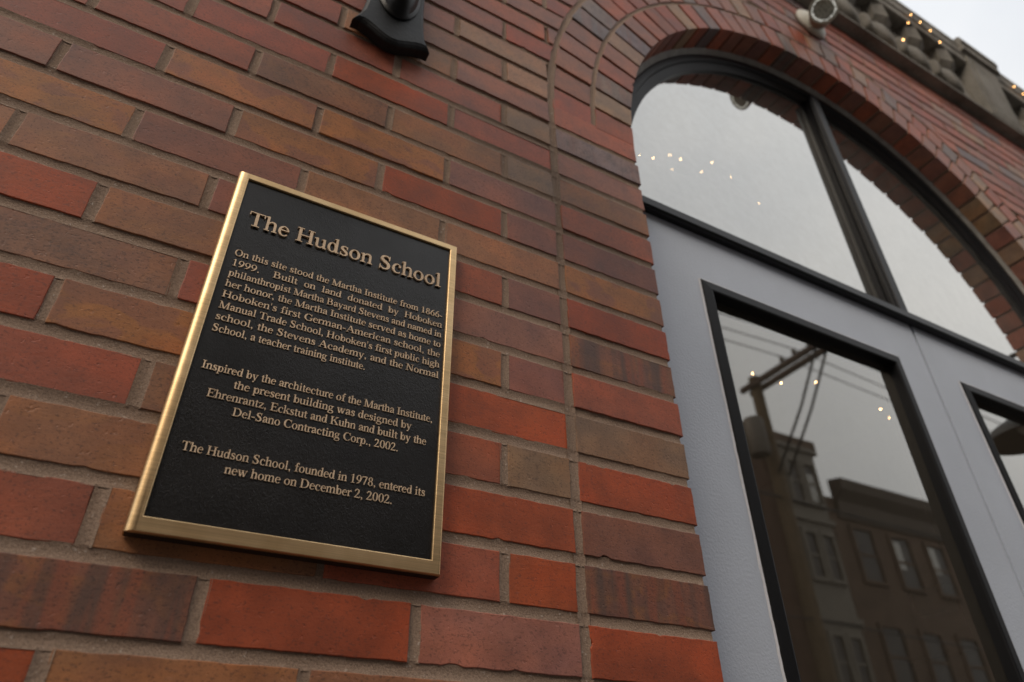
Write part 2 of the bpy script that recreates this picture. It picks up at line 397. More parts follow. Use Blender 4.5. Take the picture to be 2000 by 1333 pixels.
def joint(pts, hw=.0080, deep=.0024, n=5):        # tooled (concave) mortar joint along a polyline in x,z
    R = []
    pts = [Vector(p) for p in pts]
    for i, p in enumerate(pts):
        d = (pts[min(i+1, len(pts)-1)]-pts[max(i-1, 0)]).normalized(); q = Vector((-d.y, d.x))
        R.append([(p.x+q.x*hw*u, deep-.0016*u*u+random.gauss(0, .0002), p.y+q.y*hw*u) for u in (-1, -.6, -.2, .2, .6, 1)])
    mort.sweep(R, False, False, False)
def seg(a, b, step=.02):
    k = max(1, int(hypot(b[0]-a[0], b[1]-a[1])/step)); return [(a[0]+(b[0]-a[0])*i/k, a[1]+(b[1]-a[1])*i/k) for i in range(k+1)]
def clip_out(poly):                               # keep what lies outside the arch extrados
    rr = REX+JL; Q = []; ins = 0
    for p in poly:
        dx, dz = p[0]-BX, p[1]-CZ; r = hypot(dx, dz)
        if p[1] > CZ and r < rr:
            ins += 1; Q.append((BX+dx/r*rr, CZ+dz/r*rr))
        else: Q.append(p)
    if ins >= len(poly)-2: return None, True
    if ins:                                       # drop slivers
        a = abs(sum(Q[i][0]*Q[(i+1) % len(Q)][1]-Q[(i+1) % len(Q)][0]*Q[i][1] for i in range(len(Q))))/2
        if a < .0009: return None, True
        R2 = [Q[0]]
        for q in Q[1:]:
            if hypot(q[0]-R2[-1][0], q[1]-R2[-1][1]) > .002: R2.append(q)
        Q = R2
    return Q, ins > 0
Lb = 3*c
for row in range(-27, 28):                        # row r lies between bed r-1 (above) and bed r (below); z of bed k is -k
    zb, zt = zz(-row), zz(-row+1)
    if zt > ZTOP+.001: continue
    zlo, zhi = zb+JB, zt-JB
    zm = (zb+zt)/2
    above = zm > CZ
    # bed joint below this row
    def bed_cut(z):
        h = z-CZ
        if h > REX: return None
        return BX-sqrt(REX*REX-h*h) if h > 0 else 0.0
    cut = bed_cut(zb)
    dp = .0024 if zb < zz(6) else .0036
    if cut is None: joint(seg((XL, zb), (XR, zb)), .0080, dp)
    else:
        joint(seg((XL, zb), (cut, zb)), .0080, dp); joint(seg((2*BX-cut, zb), (XR, zb), .04), .0080, dp)
    e = 0 if row % 2 == 0 else .5
    edges = []
    kk = -8
    x = -(11-e)*Lb if e else -11*Lb
    while x < XR+Lb: edges.append(x); x += Lb
    for i in range(len(edges)-1):
        a, b = edges[i]+JH, edges[i+1]-JH
        a += random.gauss(0, .0007); b += random.gauss(0, .0007)
        side = 'left' if b <= BX else 'right'
        # symmetric right-hand field below the spring
        if not above:
            lo_lim, hi_lim = 0.0, 2*BX
            if a > lo_lim-.02 and b < hi_lim+.02: continue
            if a < 0 < b: b = -JL
            if a < 2*BX < b: a = 2*BX+JL
            if 0 <= a < 2*BX: continue
            if b-a < .02: continue
        if b < XL or a > XR: continue
        a = max(a, XL); b = min(b, XR)
        if b-a < .02: continue
        poly = [(a, zlo), (b, zlo), (b, zhi), (a, zhi)]
        ang = []
        P = []
        for j in range(4):
            s_ = seg(poly[j], poly[(j+1) % 4], .008 if near(a, zm) < 2.5 else .016); P += s_[:-1]
        Q, cutf = clip_out(P)
        if Q is None: continue
        n_i = int(round((-(edges[i+1]) if False else -edges[i+1])/Lb + (.5 if e else 0))) if edges[i+1] <= .001+(.5*Lb if e else 0) else -1
        st = TABLE.get(row, '')
        key = st[n_i] if 0 <= n_i < len(st) else pick(zm > zz(7))
        sl, jt = lod((a+b)/2, zm)
        brick(wall, Q, brick_style(key), .0125, sl if not cutf else .05, jt)
        xe = edges[i+1]
        if (above or xe < -.01 or xe > 2*BX+.01):
            if hypot(xe-BX, zm-CZ) > REX+.03 or not above: joint(seg((xe, zb+.0062), (xe, zt-.0062)), .0068, (.0018 if zm < zz(6) else .0026))
    # half bricks at the long joint in odd rows are produced by the clipping above
    if not above:
        for sx in (0, 1):
            a, b = (JL, JW-.0002) if sx == 0 else (2*BX-JW+.0002, 2*BX-JL)
            key = JT.get(row, pick()) if sx == 0 else pick()
            sl, jt = lod(a, zm)
            brick(arch, [(a, zlo), (b, zlo), (b, zhi), (a, zhi)], brick_style(key), 1.02*c, sl, jt)
            jx = (JH-.003, JW-.005) if sx == 0 else (2*BX-JW+.005, 2*BX-JH+.003)
            joint(seg((jx[0], zb), (jx[1], zb)))
# long vertical joint, extrados joint, ring joint
ARC = [(BX-REX*cos(t_), CZ+REX*sin(t_)) for t_ in [pi*i/160 for i in range(161)]]
joint([(0, z) for z in [zz(-27)+i*(CZ-zz(-27))/120 for i in range(121)]]+ARC[1:-1]+[(2*BX, CZ-i*(CZ-zz(-27))/60) for i in range(61)], .0084, .0022)
RM = RA+1.455*c
joint([(BX-RM*cos(pi*i/160), CZ+RM*sin(pi*i/160)) for i in range(161)], .0068, .0026)
for (r0, r1, nb, yb, off) in ((RA+.0002, RM-JH, 44, 1.02*c, 0), (RM+JH, REX-JH, 45, .0125, .0)):
    for i in range(nb):
        t0 = pi*i/nb; t1 = pi*(i+1)/nb; hj0 = JH*.92
        def pt(r, t_, s_): 
            return (BX-r*cos(t_)+s_*hj0*sin(t_), CZ+r*sin(t_)+s_*hj0*cos(t_))
        poly = [pt(r0, t0, 1), pt(r0, t1, -1), pt(r1, t1, -1), pt(r1, t0, 1)]
        xm, zm = BX-r0*cos((t0+t1)/2), CZ+r0*sin((t0+t1)/2)
        key = random.choice('rmsrTmTmsYrTsm')
        sl, jt = lod(xm, zm)
        brick(arch, poly, brick_style(key), yb, max(sl, .011), jt)
        if i: joint(seg((BX-(r0+.004)*cos(t0), CZ+(r0+.004)*sin(t0)), (BX-(r1+.004)*cos(t0), CZ+(r1+.004)*sin(t0))), .0068, .0052)
# core behind the bricks (mortar bed)
YC = .0048
def core():
    vs, fs = [], []
    def quad(a, b, c_, d): o = len(vs); vs.extend([a, b, c_, d]); fs.append((o, o+1, o+2, o+3))
    rr = RA+.006
    for x0, x1 in ((XL, JW-.006), (2*BX-JW+.006, XR)): quad((x0, YC, 0), (x1, YC, 0), (x1, YC, CZ), (x0, YC, CZ))
    nn = 120
    for i in range(nn):
        t0, t1 = pi*i/nn, pi*(i+1)/nn
        def outp(t_):
            dx, dz = -cos(t_), sin(t_); k = 1e9
            if dx < -1e-6: k = min(k, (XL-BX)/dx)
            if dx > 1e-6: k = min(k, (XR-BX)/dx)
            if dz > 1e-6: k = min(k, (ZTOP-CZ)/dz)
            return (BX+dx*k, YC, CZ+dz*k)
        quad((BX-rr*cos(t0), YC, CZ+rr*sin(t0)), (BX-rr*cos(t1), YC, CZ+rr*sin(t1)), outp(t1), outp(t0))
    # corner fill triangles
    for xs in (XL, XR):
        pass
    # reveal (soffit and jamb) behind the joints
    path = [(JW-.006, 0)]+[(BX-rr*cos(pi*i/nn), CZ+rr*sin(pi*i/nn)) for i in range(nn+1)]+[(2*BX-JW+.006, 0)]
    for (a, b) in zip(path, path[1:]): quad((a[0], YC, a[1]), (b[0], YC, b[1]), (b[0], 1.1*c, b[1]), (a[0], 1.1*c, a[1]))
    mort.add(vs, fs)
core()
at(wall.build('brick_wall', M['brick']), school)
at(arch.build('brick_arch', M['brick']), school)
at(mort.build('mortar', M['mortar'], smooth=50), school)

# ---- arched frame round the opening
def arch_path(r, zend, n=96):
    return [(BX-r, zend)]+[(BX-r*cos(pi*i/n), CZ+r*sin(pi*i/n)) for i in range(n+1)]+[(BX+r, zend)]
def arch_sweep(mb, prof, zend, jit=0.0):
    n = len(prof); rings = []
    k = len(arch_path(1, zend))
    paths = [arch_path(r*c, zend) for r, y in prof]
    for i in range(k):
        rings.append([(paths[j][i][0]+random.gauss(0, jit), prof[j][1]*c+random.gauss(0, jit), paths[j][i][1]+random.gauss(0, jit)) for j in range(n)])
    mb.sweep(rings, True, False, True)
mb = MB(); arch_sweep(mb, [(13.62, 1.025), (13.49, 1.02), (13.24, 1.22), (13.22, 1.5), (13.62, 1.5)], zz(-26.9), .0007)
at(mb.build('sealant', M['caulk'], smooth=40), school)
fr = MB()
arch_sweep(fr, [(13.30, 1.78), (13.30, 1.20), (13.27, 1.16), (13.20, 1.14), (12.99, 1.17), (12.95, 1.22), (12.93, 1.31), (12.86, 1.34), (12.64, 1.39), (12.59, 1.43), (12.58, 1.78)], zz(5.9))
tf = at(fr.build('transom_frame', M['frame'], smooth=35), school)
mb = MB()
hw = .46*c; zt = CZ+12.7*c; zb = zz(5.9)
for z0_, z1_ in ((zb, zt),):
    P = [(-.2*c, 1.6*c), (-.245*c, 1.04*c), (-.21*c, 1.0*c), (.21*c, 1.0*c), (.245*c, 1.04*c), (.2*c, 1.6*c)]
    mb.sweep([[(BX+x, y, z0_) for x, y in P], [(BX+x, y, z1_) for x, y in P]])
o = mb.build('mullion', M['frame']); o.parent = tf
for sd in (-1, 1):  # beads coloured near-black to carry the shade on the mullion's sides
    mb = MB(); P = [(sd*x*c, y*c) for x, y in ((.25, 1.07), (.30, 1.09), (.33, 1.17), (.33, 1.24), (.30, 1.26), (.30, 1.31), (.37, 1.33), (.38, 1.44), (.42, 1.6), (.25, 1.6))]
    mb.sweep([[(BX+x, y, zb) for x, y in P], [(BX+x, y, zt-.006) for x, y in P]])
    o = mb.build('glazing_bead', M['gframe']); o.parent = tf
mb = MB()
mb.box(BX-13.3*c, BX+13.3*c, .74*c, 1.72*c, zz(5.42), zz(5.82), .004)
mb.box(BX-13.3*c, BX+13.3*c, 1.06*c, 1.74*c, zz(5.825), zz(6.06), .0015)
o = mb.build('transom_bar', M['black']); o.parent = tf
# glass of the two transom lights
YG = 1.52*c
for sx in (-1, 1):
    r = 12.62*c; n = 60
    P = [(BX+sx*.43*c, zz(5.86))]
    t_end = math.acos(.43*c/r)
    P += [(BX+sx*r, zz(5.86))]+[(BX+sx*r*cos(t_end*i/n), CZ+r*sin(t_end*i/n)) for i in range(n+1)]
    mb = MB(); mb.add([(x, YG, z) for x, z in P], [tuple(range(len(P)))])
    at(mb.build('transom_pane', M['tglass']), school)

# ---- double doors
YD = 1.03*c
def rect_sweep(mb, x0, x1, z0, z1, prof):
    rings = [[], [], [], []]
    for d, y in prof:
        for i, (X, Z) in enumerate(((x0+d, z0+d), (x1-d, z0+d), (x1-d, z1-d), (x0+d, z1-d))): rings[i].append((X, y, Z))
    mb.sweep(rings, True, True, False)
for sx in (-1, 1):
    def X(d): return BX+sx*d*c
    xo, xi = 12.7, .085                              # hinge edge, meeting edge from the centre line
    lo, li = 10.75, 1.76                              # lite outer / inner edge
    zt, zb = zz(5.415), .02
    lt, lb = zz(3.42), .75
    dm = MB()
    def bx(a, b, z0, z1):
        x0, x1 = sorted((X(a), X(b))); dm.box(x0, x1, YD, YD+.042, z0, z1)
    bx(xo, lo, zb, zt); bx(li, xi, zb, zt); bx(lo, li, lt, zt); bx(lo, li, zb, lb)
    dobj = at(dm.build('door', M['door']), school)
    # rounded meeting edge bead
    gf = MB(); x0, x1 = sorted((X(lo), X(li)))
    rect_sweep(gf, x0-.002, x1+.002, lb-.002, lt+.002, [(0, YD+.002), (0, YD-.0025), (.003, YD-.0045), (.0225, YD-.0065), (.0255, YD-.0055), (.0262, YD-.003), (.0262, YD+.05), (.004, YD+.05)])
    o = gf.build('glazing_frame', M['gframe']); o.parent = dobj
    gp = MB(); gp.add([(x0+.01, YD+.0165, lb+.01), (x1-.01, YD+.0165, lb+.01), (x1-.01, YD+.0165, lt-.01), (x0+.01, YD+.0165, lt-.01)], [(0, 1, 2, 3)])
    o = gp.build('glass_pane', M['dglass']); o.parent = dobj
    pe = MB()  # ragged paint ridge, paler than the rest of the door
    cs = [(x0-.0022, lb-.0022), (x1+.0022, lb-.0022), (x1+.0022, lt+.0022), (x0-.0022, lt+.0022)]
    for i in range(4):
        a, b = cs[i], cs[(i+1) % 4]; dx, dz = b[0]-a[0], b[1]-a[1]; l = hypot(dx, dz); nx, nz_ = dz/l, -dx/l
        k = int(l/.012); R = []; wv = 0
        for j in range(k+1):
            u = j/k; wv = .75*wv+random.gauss(0, .0007); w0 = -.0012+wv*.6+(random.random() < .04)*-.0025; w1 = .0026+abs(wv)
            px, pz = a[0]+dx*u, a[1]+dz*u
            R.append([(px+nx*w0, YD-.0006, pz+nz_*w0), (px+nx*(w0+.0005), YD-.0021, pz+nz_*(w0+.0005)), (px+nx*w1*.6, YD-.0016, pz+nz_*w1*.6), (px+nx*w1, YD-.0003, pz+nz_*w1)])
        pe.sweep(R, False, False, False)
    o = pe.build('paint_edge', M['pedge'], smooth=60); o.parent = dobj
jm = MB()
for sx in (-1, 1):
    x0, x1 = sorted((BX+sx*12.74*c, BX+sx*13.3*c)); jm.box(x0, x1, 1.0*c, 1.75*c, 0, zz(5.41))
jm.box(BX-12.74*c, BX+12.74*c, YD+.004, YD+.06, 0, .018)
at(jm.build('door_frame', M['door']), school)
ast = MB(); ast.box(BX-.03, BX+.03, YD+.043, YD+.05, .02, zz(5.2)); at(ast.build('meeting_strip', M['black']), school)

# ---- stone ledge, frieze and cornice
st = MB()
st.prism_x([(.01, zz(27.1)), (-.60*c, zz(27.1)), (-.64*c, zz(27.14)), (-.64*c, zz(27.30)), (-.56*c, zz(27.55)), (-.12*c, zz(28.15)), (.01, zz(28.15))], XL, XR)
st.prism_x([(.02, zz(28.15)), (-.06*c, zz(28.15)), (-.06*c, zz(32.9)), (.02, zz(32.9))], XL, XR)
st.prism_x([(.02, zz(32.9)), (-.86*c, zz(32.9)), (-.9*c, zz(33.0)), (-.9*c, zz(33.5)), (-1.0*c, zz(33.65)), (-1.04*c, zz(34.3)), (-1.10*c, zz(34.45)), (-1.10*c, zz(34.85)), (-1.0*c, zz(34.95)), (.02, zz(35.2))], XL, XR)
corn = at(st.build('cornice', M['stone']), school)
def sub(o, par): o.parent = par; return o
BLK = (34.3*c, 37.9*c)
def hit_block(x0, x1): return any(x1 > b0-.3*c and x0 < b1+.3*c for b0, b1 in ((BLK[0], BLK[1]), (2*BX-BLK[1], 2*BX-BLK[0])))
proto_m = proto_s = None
k = 0; x = XL+.5*c
px0 = 26.0*c
n0 = int((px0-XL)/(3.3*c))
for i in range(-n0, 24):
    x = px0+i*3.3*c
    if x+3.2*c > XR: break
    if not hit_block(x-.2*c, x+2.6*c):
        if proto_s is None:
            s_ = MB(); pr = [(0, .02), (.0, .30), (.07, .40), (.2, .43), (.3, .40), (.34, .30), (.5, .27), (.8, .32), (1.1, .42), (1.5, .50), (1.9, .47), (2.25, .36), (2.6, .2), (2.8, .06), (2.82, .001)]
            rings = []
            for a, r in pr:
                cx, cz_ = a, 29.15-.03*a*a*.9
                rings.append([(cx*c, (-.30+.95*r*cos(2*pi*q/20))*c, (cz_-29.15-.22*a+.3+2.0*r*sin(2*pi*q/20)+.22*r*sin(6*pi*q/20))*c) for q in range(20)])
            s_.sweep(rings)
            proto_s = s_.build('carved_scroll', M['stone'], smooth=60); o = proto_s
        else: o = proto_s.copy(); C.objects.link(o)
        o.location = (x, 0, zz(29.15)); sub(o, corn)
    xm = x+1.9*c
    if not hit_block(xm-.1*c, xm+1.8*c):
        if proto_m is None:
            s_ = MB()
            w_ = 1.62*c                              # faceted, keel-shaped bracket
            P = [(0, .03*c, .2*c), (w_, .03*c, .2*c), (w_*.5, -.22*c, 0), (0, -.50*c, .85*c), (w_, -.50*c, .85*c), (w_*.5, -.84*c, .62*c), (0, -.62*c, 2.1*c), (w_, -.62*c, 2.1*c), (w_*.5, -.86*c, 2.1*c), (0, .03*c, 2.1*c), (w_, .03*c, 2.1*c)]
            s_.add(P, [(0, 2, 5, 3), (2, 1, 4, 5), (3, 5, 8, 6), (5, 4, 7, 8), (0, 3, 6, 9), (1, 10, 7, 4), (0, 1, 2), (6, 8, 7, 10, 9), (0, 9, 10, 1)])
            proto_m = s_.build('modillion', M['stone']); o = proto_m
        else: o = proto_m.copy(); C.objects.link(o)
        o.location = (xm, 0, zz(30.8)); sub(o, corn)
for b0, b1 in (BLK, (2*BX-BLK[1], 2*BX-BLK[0])):
    s_ = MB()
    s_.prism_x([(.02, zz(27.75)), (-.58*c, zz(27.75)), (-.64*c, zz(28.3)), (-.72*c, zz(30)), (-.9*c, zz(32.2)), (-1.05*c, zz(33.3)), (-1.05*c, zz(33.9)), (.02, zz(33.9))], b0, b1)
    s_.prism_x([(-.57*c, zz(27.75)), (-.70*c, zz(28.3)), (-.78*c, zz(30)), (-.96*c, zz(32.2)), (-1.10*c, zz(33.3)), (-.98*c, zz(33.3)), (-.6*c, zz(30))], b0+.5*c, b1-.5*c)
    s_.prism_x([(.02, zz(33.9)), (-1.28*c, zz(33.9)), (-1.28*c, zz(34.5)), (-1.38*c, zz(34.6)), (-1.38*c, zz(35.05)), (-1.25*c, zz(35.2)), (.02, zz(35.4))], b0-.35*c, b1+.35*c)
    at(s_.build('stone_block', M['stone']), school)
up = MB(); up.box(XL, XR, .03, .3, zz(35.0), zz(36.5)); at(up.build('parapet', M['stone']), school)
# ---- room behind the glass
rm = MB()
X0, X1, Y0, Y1, Z1 = -1.2, 4.6, 1.8*c+.06, 5.5, 3.75
rm.add([(X0, Y0, 0), (X1, Y0, 0), (X1, Y1, 0), (X0, Y1, 0), (X0, Y0, Z1), (X1, Y0, Z1), (X1, Y1, Z1), (X0, Y1, Z1)],
       [(4, 5, 6, 7), (1, 2, 6, 5), (2, 3, 7, 6), (3, 0, 4, 7)])
at(rm.build('interior_wall', M['plaster']), school)
fl = MB(); fl.box(X0, X1, Y0, Y1, -.02, .004); at(fl.build('interior_floor', M['floor']), school)
# inner face of the front wall beside the doorway
iw = MB()
iw.box(X0, JW-.02, .10, Y0, 0, Z1); iw.box(2*BX-JW+.02, X1, .10, Y0, 0, Z1)
nn = 40; rr = RA+.03
P = [(JW-.02, CZ)]+[(BX-rr*cos(pi*i/nn), CZ+rr*sin(pi*i/nn)) for i in range(1, nn)]+[(2*BX-JW+.02, CZ), (2*BX-JW+.02, Z1), (JW-.02, Z1)]
for i in range(nn):
    a = (BX-rr*cos(pi*i/nn), CZ+rr*sin(pi*i/nn)); b = (BX-rr*cos(pi*(i+1)/nn), CZ+rr*sin(pi*(i+1)/nn))
    iw.add([(a[0], .11, a[1]), (b[0], .11, b[1]), (b[0], .11, Z1), (a[0], .11, Z1)], [(0, 1, 2, 3)])
at(iw.build('interior_front_wall', M['plaster']), school)
idr = MB(); X_ = 4.6
idr.box(X_-.05, X_-.002, 1.78, 2.62, .004, 2.06); o = at(idr.build('interior_door', M['idark']), school)
idf = MB()
for y0, y1, z0, z1 in ((1.66, 1.775, .004, 2.20), (2.625, 2.74, .004, 2.20), (1.7755, 2.6245, 2.065, 2.20)): idf.box(X_-.07, X_-.002, y0, y1, z0, z1)
at(idf.build('interior_door_frame', M['plaster']), school)
es = MB(); es.box(X_-.10, X_-.002, 2.16, 2.42, 2.33, 2.50, .004); at(es.build('interior_sign_box', M['idark']), school)

# ================================================================ plaque
PX0, PX1, PZ0, PZ1 = -.482, -.185, zz(0)-.4545, zz(0)+.0025
PY = -.0170
plq = empty('bronze_plaque', ((PX0+PX1)/2, 0, PZ0), 'black plaque with raised bronze lettering and brushed bronze border on the brick wall', 'plaque')
pf = MB()
ix0, ix1, iz0, iz1 = PX0+.0125, PX1-.0115, PZ0+.0150, PZ1-.0100
def loop(x0, x1, z0, z1, y): return [(x0, y, z0), (x1, y, z0), (x1, y, z1), (x0, y, z1)]
L_ = []
for d, y in ((0.0, -.0015), (0, PY+.0052), (.0004, PY+.0034), (.0013, PY+.0018), (.0026, PY+.0007), (.0042, PY+.00015), (.0056, PY), (.0062, PY)): L_.append(loop(PX0+d*1.6, PX1-d*.55, PZ0+d*.25, PZ1-d*.3, y))
for d, y in ((-.0016, PY), (-.0011, PY), (-.0004, PY+.0004), (0, PY+.0012), (0, PY+.0034)): L_.append(loop(ix0+d, ix1-d, iz0+d, iz1-d, y))
def finer(lp, k=8):
    R = []
    for i in range(4):
        a, b = Vector(lp[i]), Vector(lp[(i+1) % 4]); R += [tuple(a.lerp(b, j/k)) for j in range(k)]
    return R
pf.sweep([finer(l) for l in L_], True, False, False)
at(pf.build('border', M['bronze'], smooth=28), plq)
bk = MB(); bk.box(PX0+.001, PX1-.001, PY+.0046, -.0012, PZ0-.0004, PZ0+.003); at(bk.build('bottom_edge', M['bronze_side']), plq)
pb = MB(); YP = PY+.0030
pb.add(loop(ix0-.001, ix1+.001, iz0-.001, iz1+.001, YP), [(0, 1, 2, 3)]); at(pb.build('panel', M['panel']), plq)

# ---- serif lettering drawn as pen strokes (units: 1/1000 em)
def q(x0, y0, x1, y1): return [(x0, y0), (x1, y0), (x1, y1), (x0, y1)]
def dg(x0, y0, x1, y1, w):          # slanted stroke, horizontal width w
    return [(x0-w/2, y0), (x0+w/2, y0), (x1+w/2, y1), (x1-w/2, y1)]
def ring(cx, cy, rx, ry, ix, iy, a0=0, a1=360, dx=0):
    n = max(6, int(abs(a1-a0)/15)); full = abs(a1-a0) >= 360
    A = [radians(a0+(a1-a0)*i/n) for i in range(n+1)]
    o = [(cx+rx*cos(t), cy+ry*sin(t)) for t in A]; i_ = [(cx+dx+ix*cos(t), cy+iy*sin(t)) for t in A]
    return ('strip', o, i_)
def pen(*P):
    pts = []
    n = len(P)
    for i in range(n-1):
        p0, p1, p2, p3 = P[max(i-1, 0)], P[i], P[i+1], P[min(i+2, n-1)]
        for j in range(5 if i < n-2 else 6):
            t = j/5
            pts.append(tuple(.5*((2*p1[k])+(-p0[k]+p2[k])*t+(2*p0[k]-5*p1[k]+4*p2[k]-p3[k])*t*t+(-p0[k]+3*p1[k]-3*p2[k]+p3[k])*t**3) for k in range(3)))
    a, b = [], []
    for i, p in enumerate(pts):
        u = pts[min(i+1, len(pts)-1)]; v = pts[max(i-1, 0)]; dx, dy = u[0]-v[0], u[1]-v[1]; l = hypot(dx, dy) or 1
        a.append((p[0]-dy/l*p[2]/2, p[1]+dx/l*p[2]/2)); b.append((p[0]+dy/l*p[2]/2, p[1]-dx/l*p[2]/2))
    return ('strip', a, b)
def dot(x, y, r): return [(x+r*cos(2*pi*i/12), y+r*sin(2*pi*i/12)) for i in range(12)]
sf = 36
def flag(x): return [(x, 430), (x-68, 418), (x-68, 396), (x, 385)]
def flagA(x): return [(x, 665), (x-68, 650), (x-68, 628), (x, 615)]
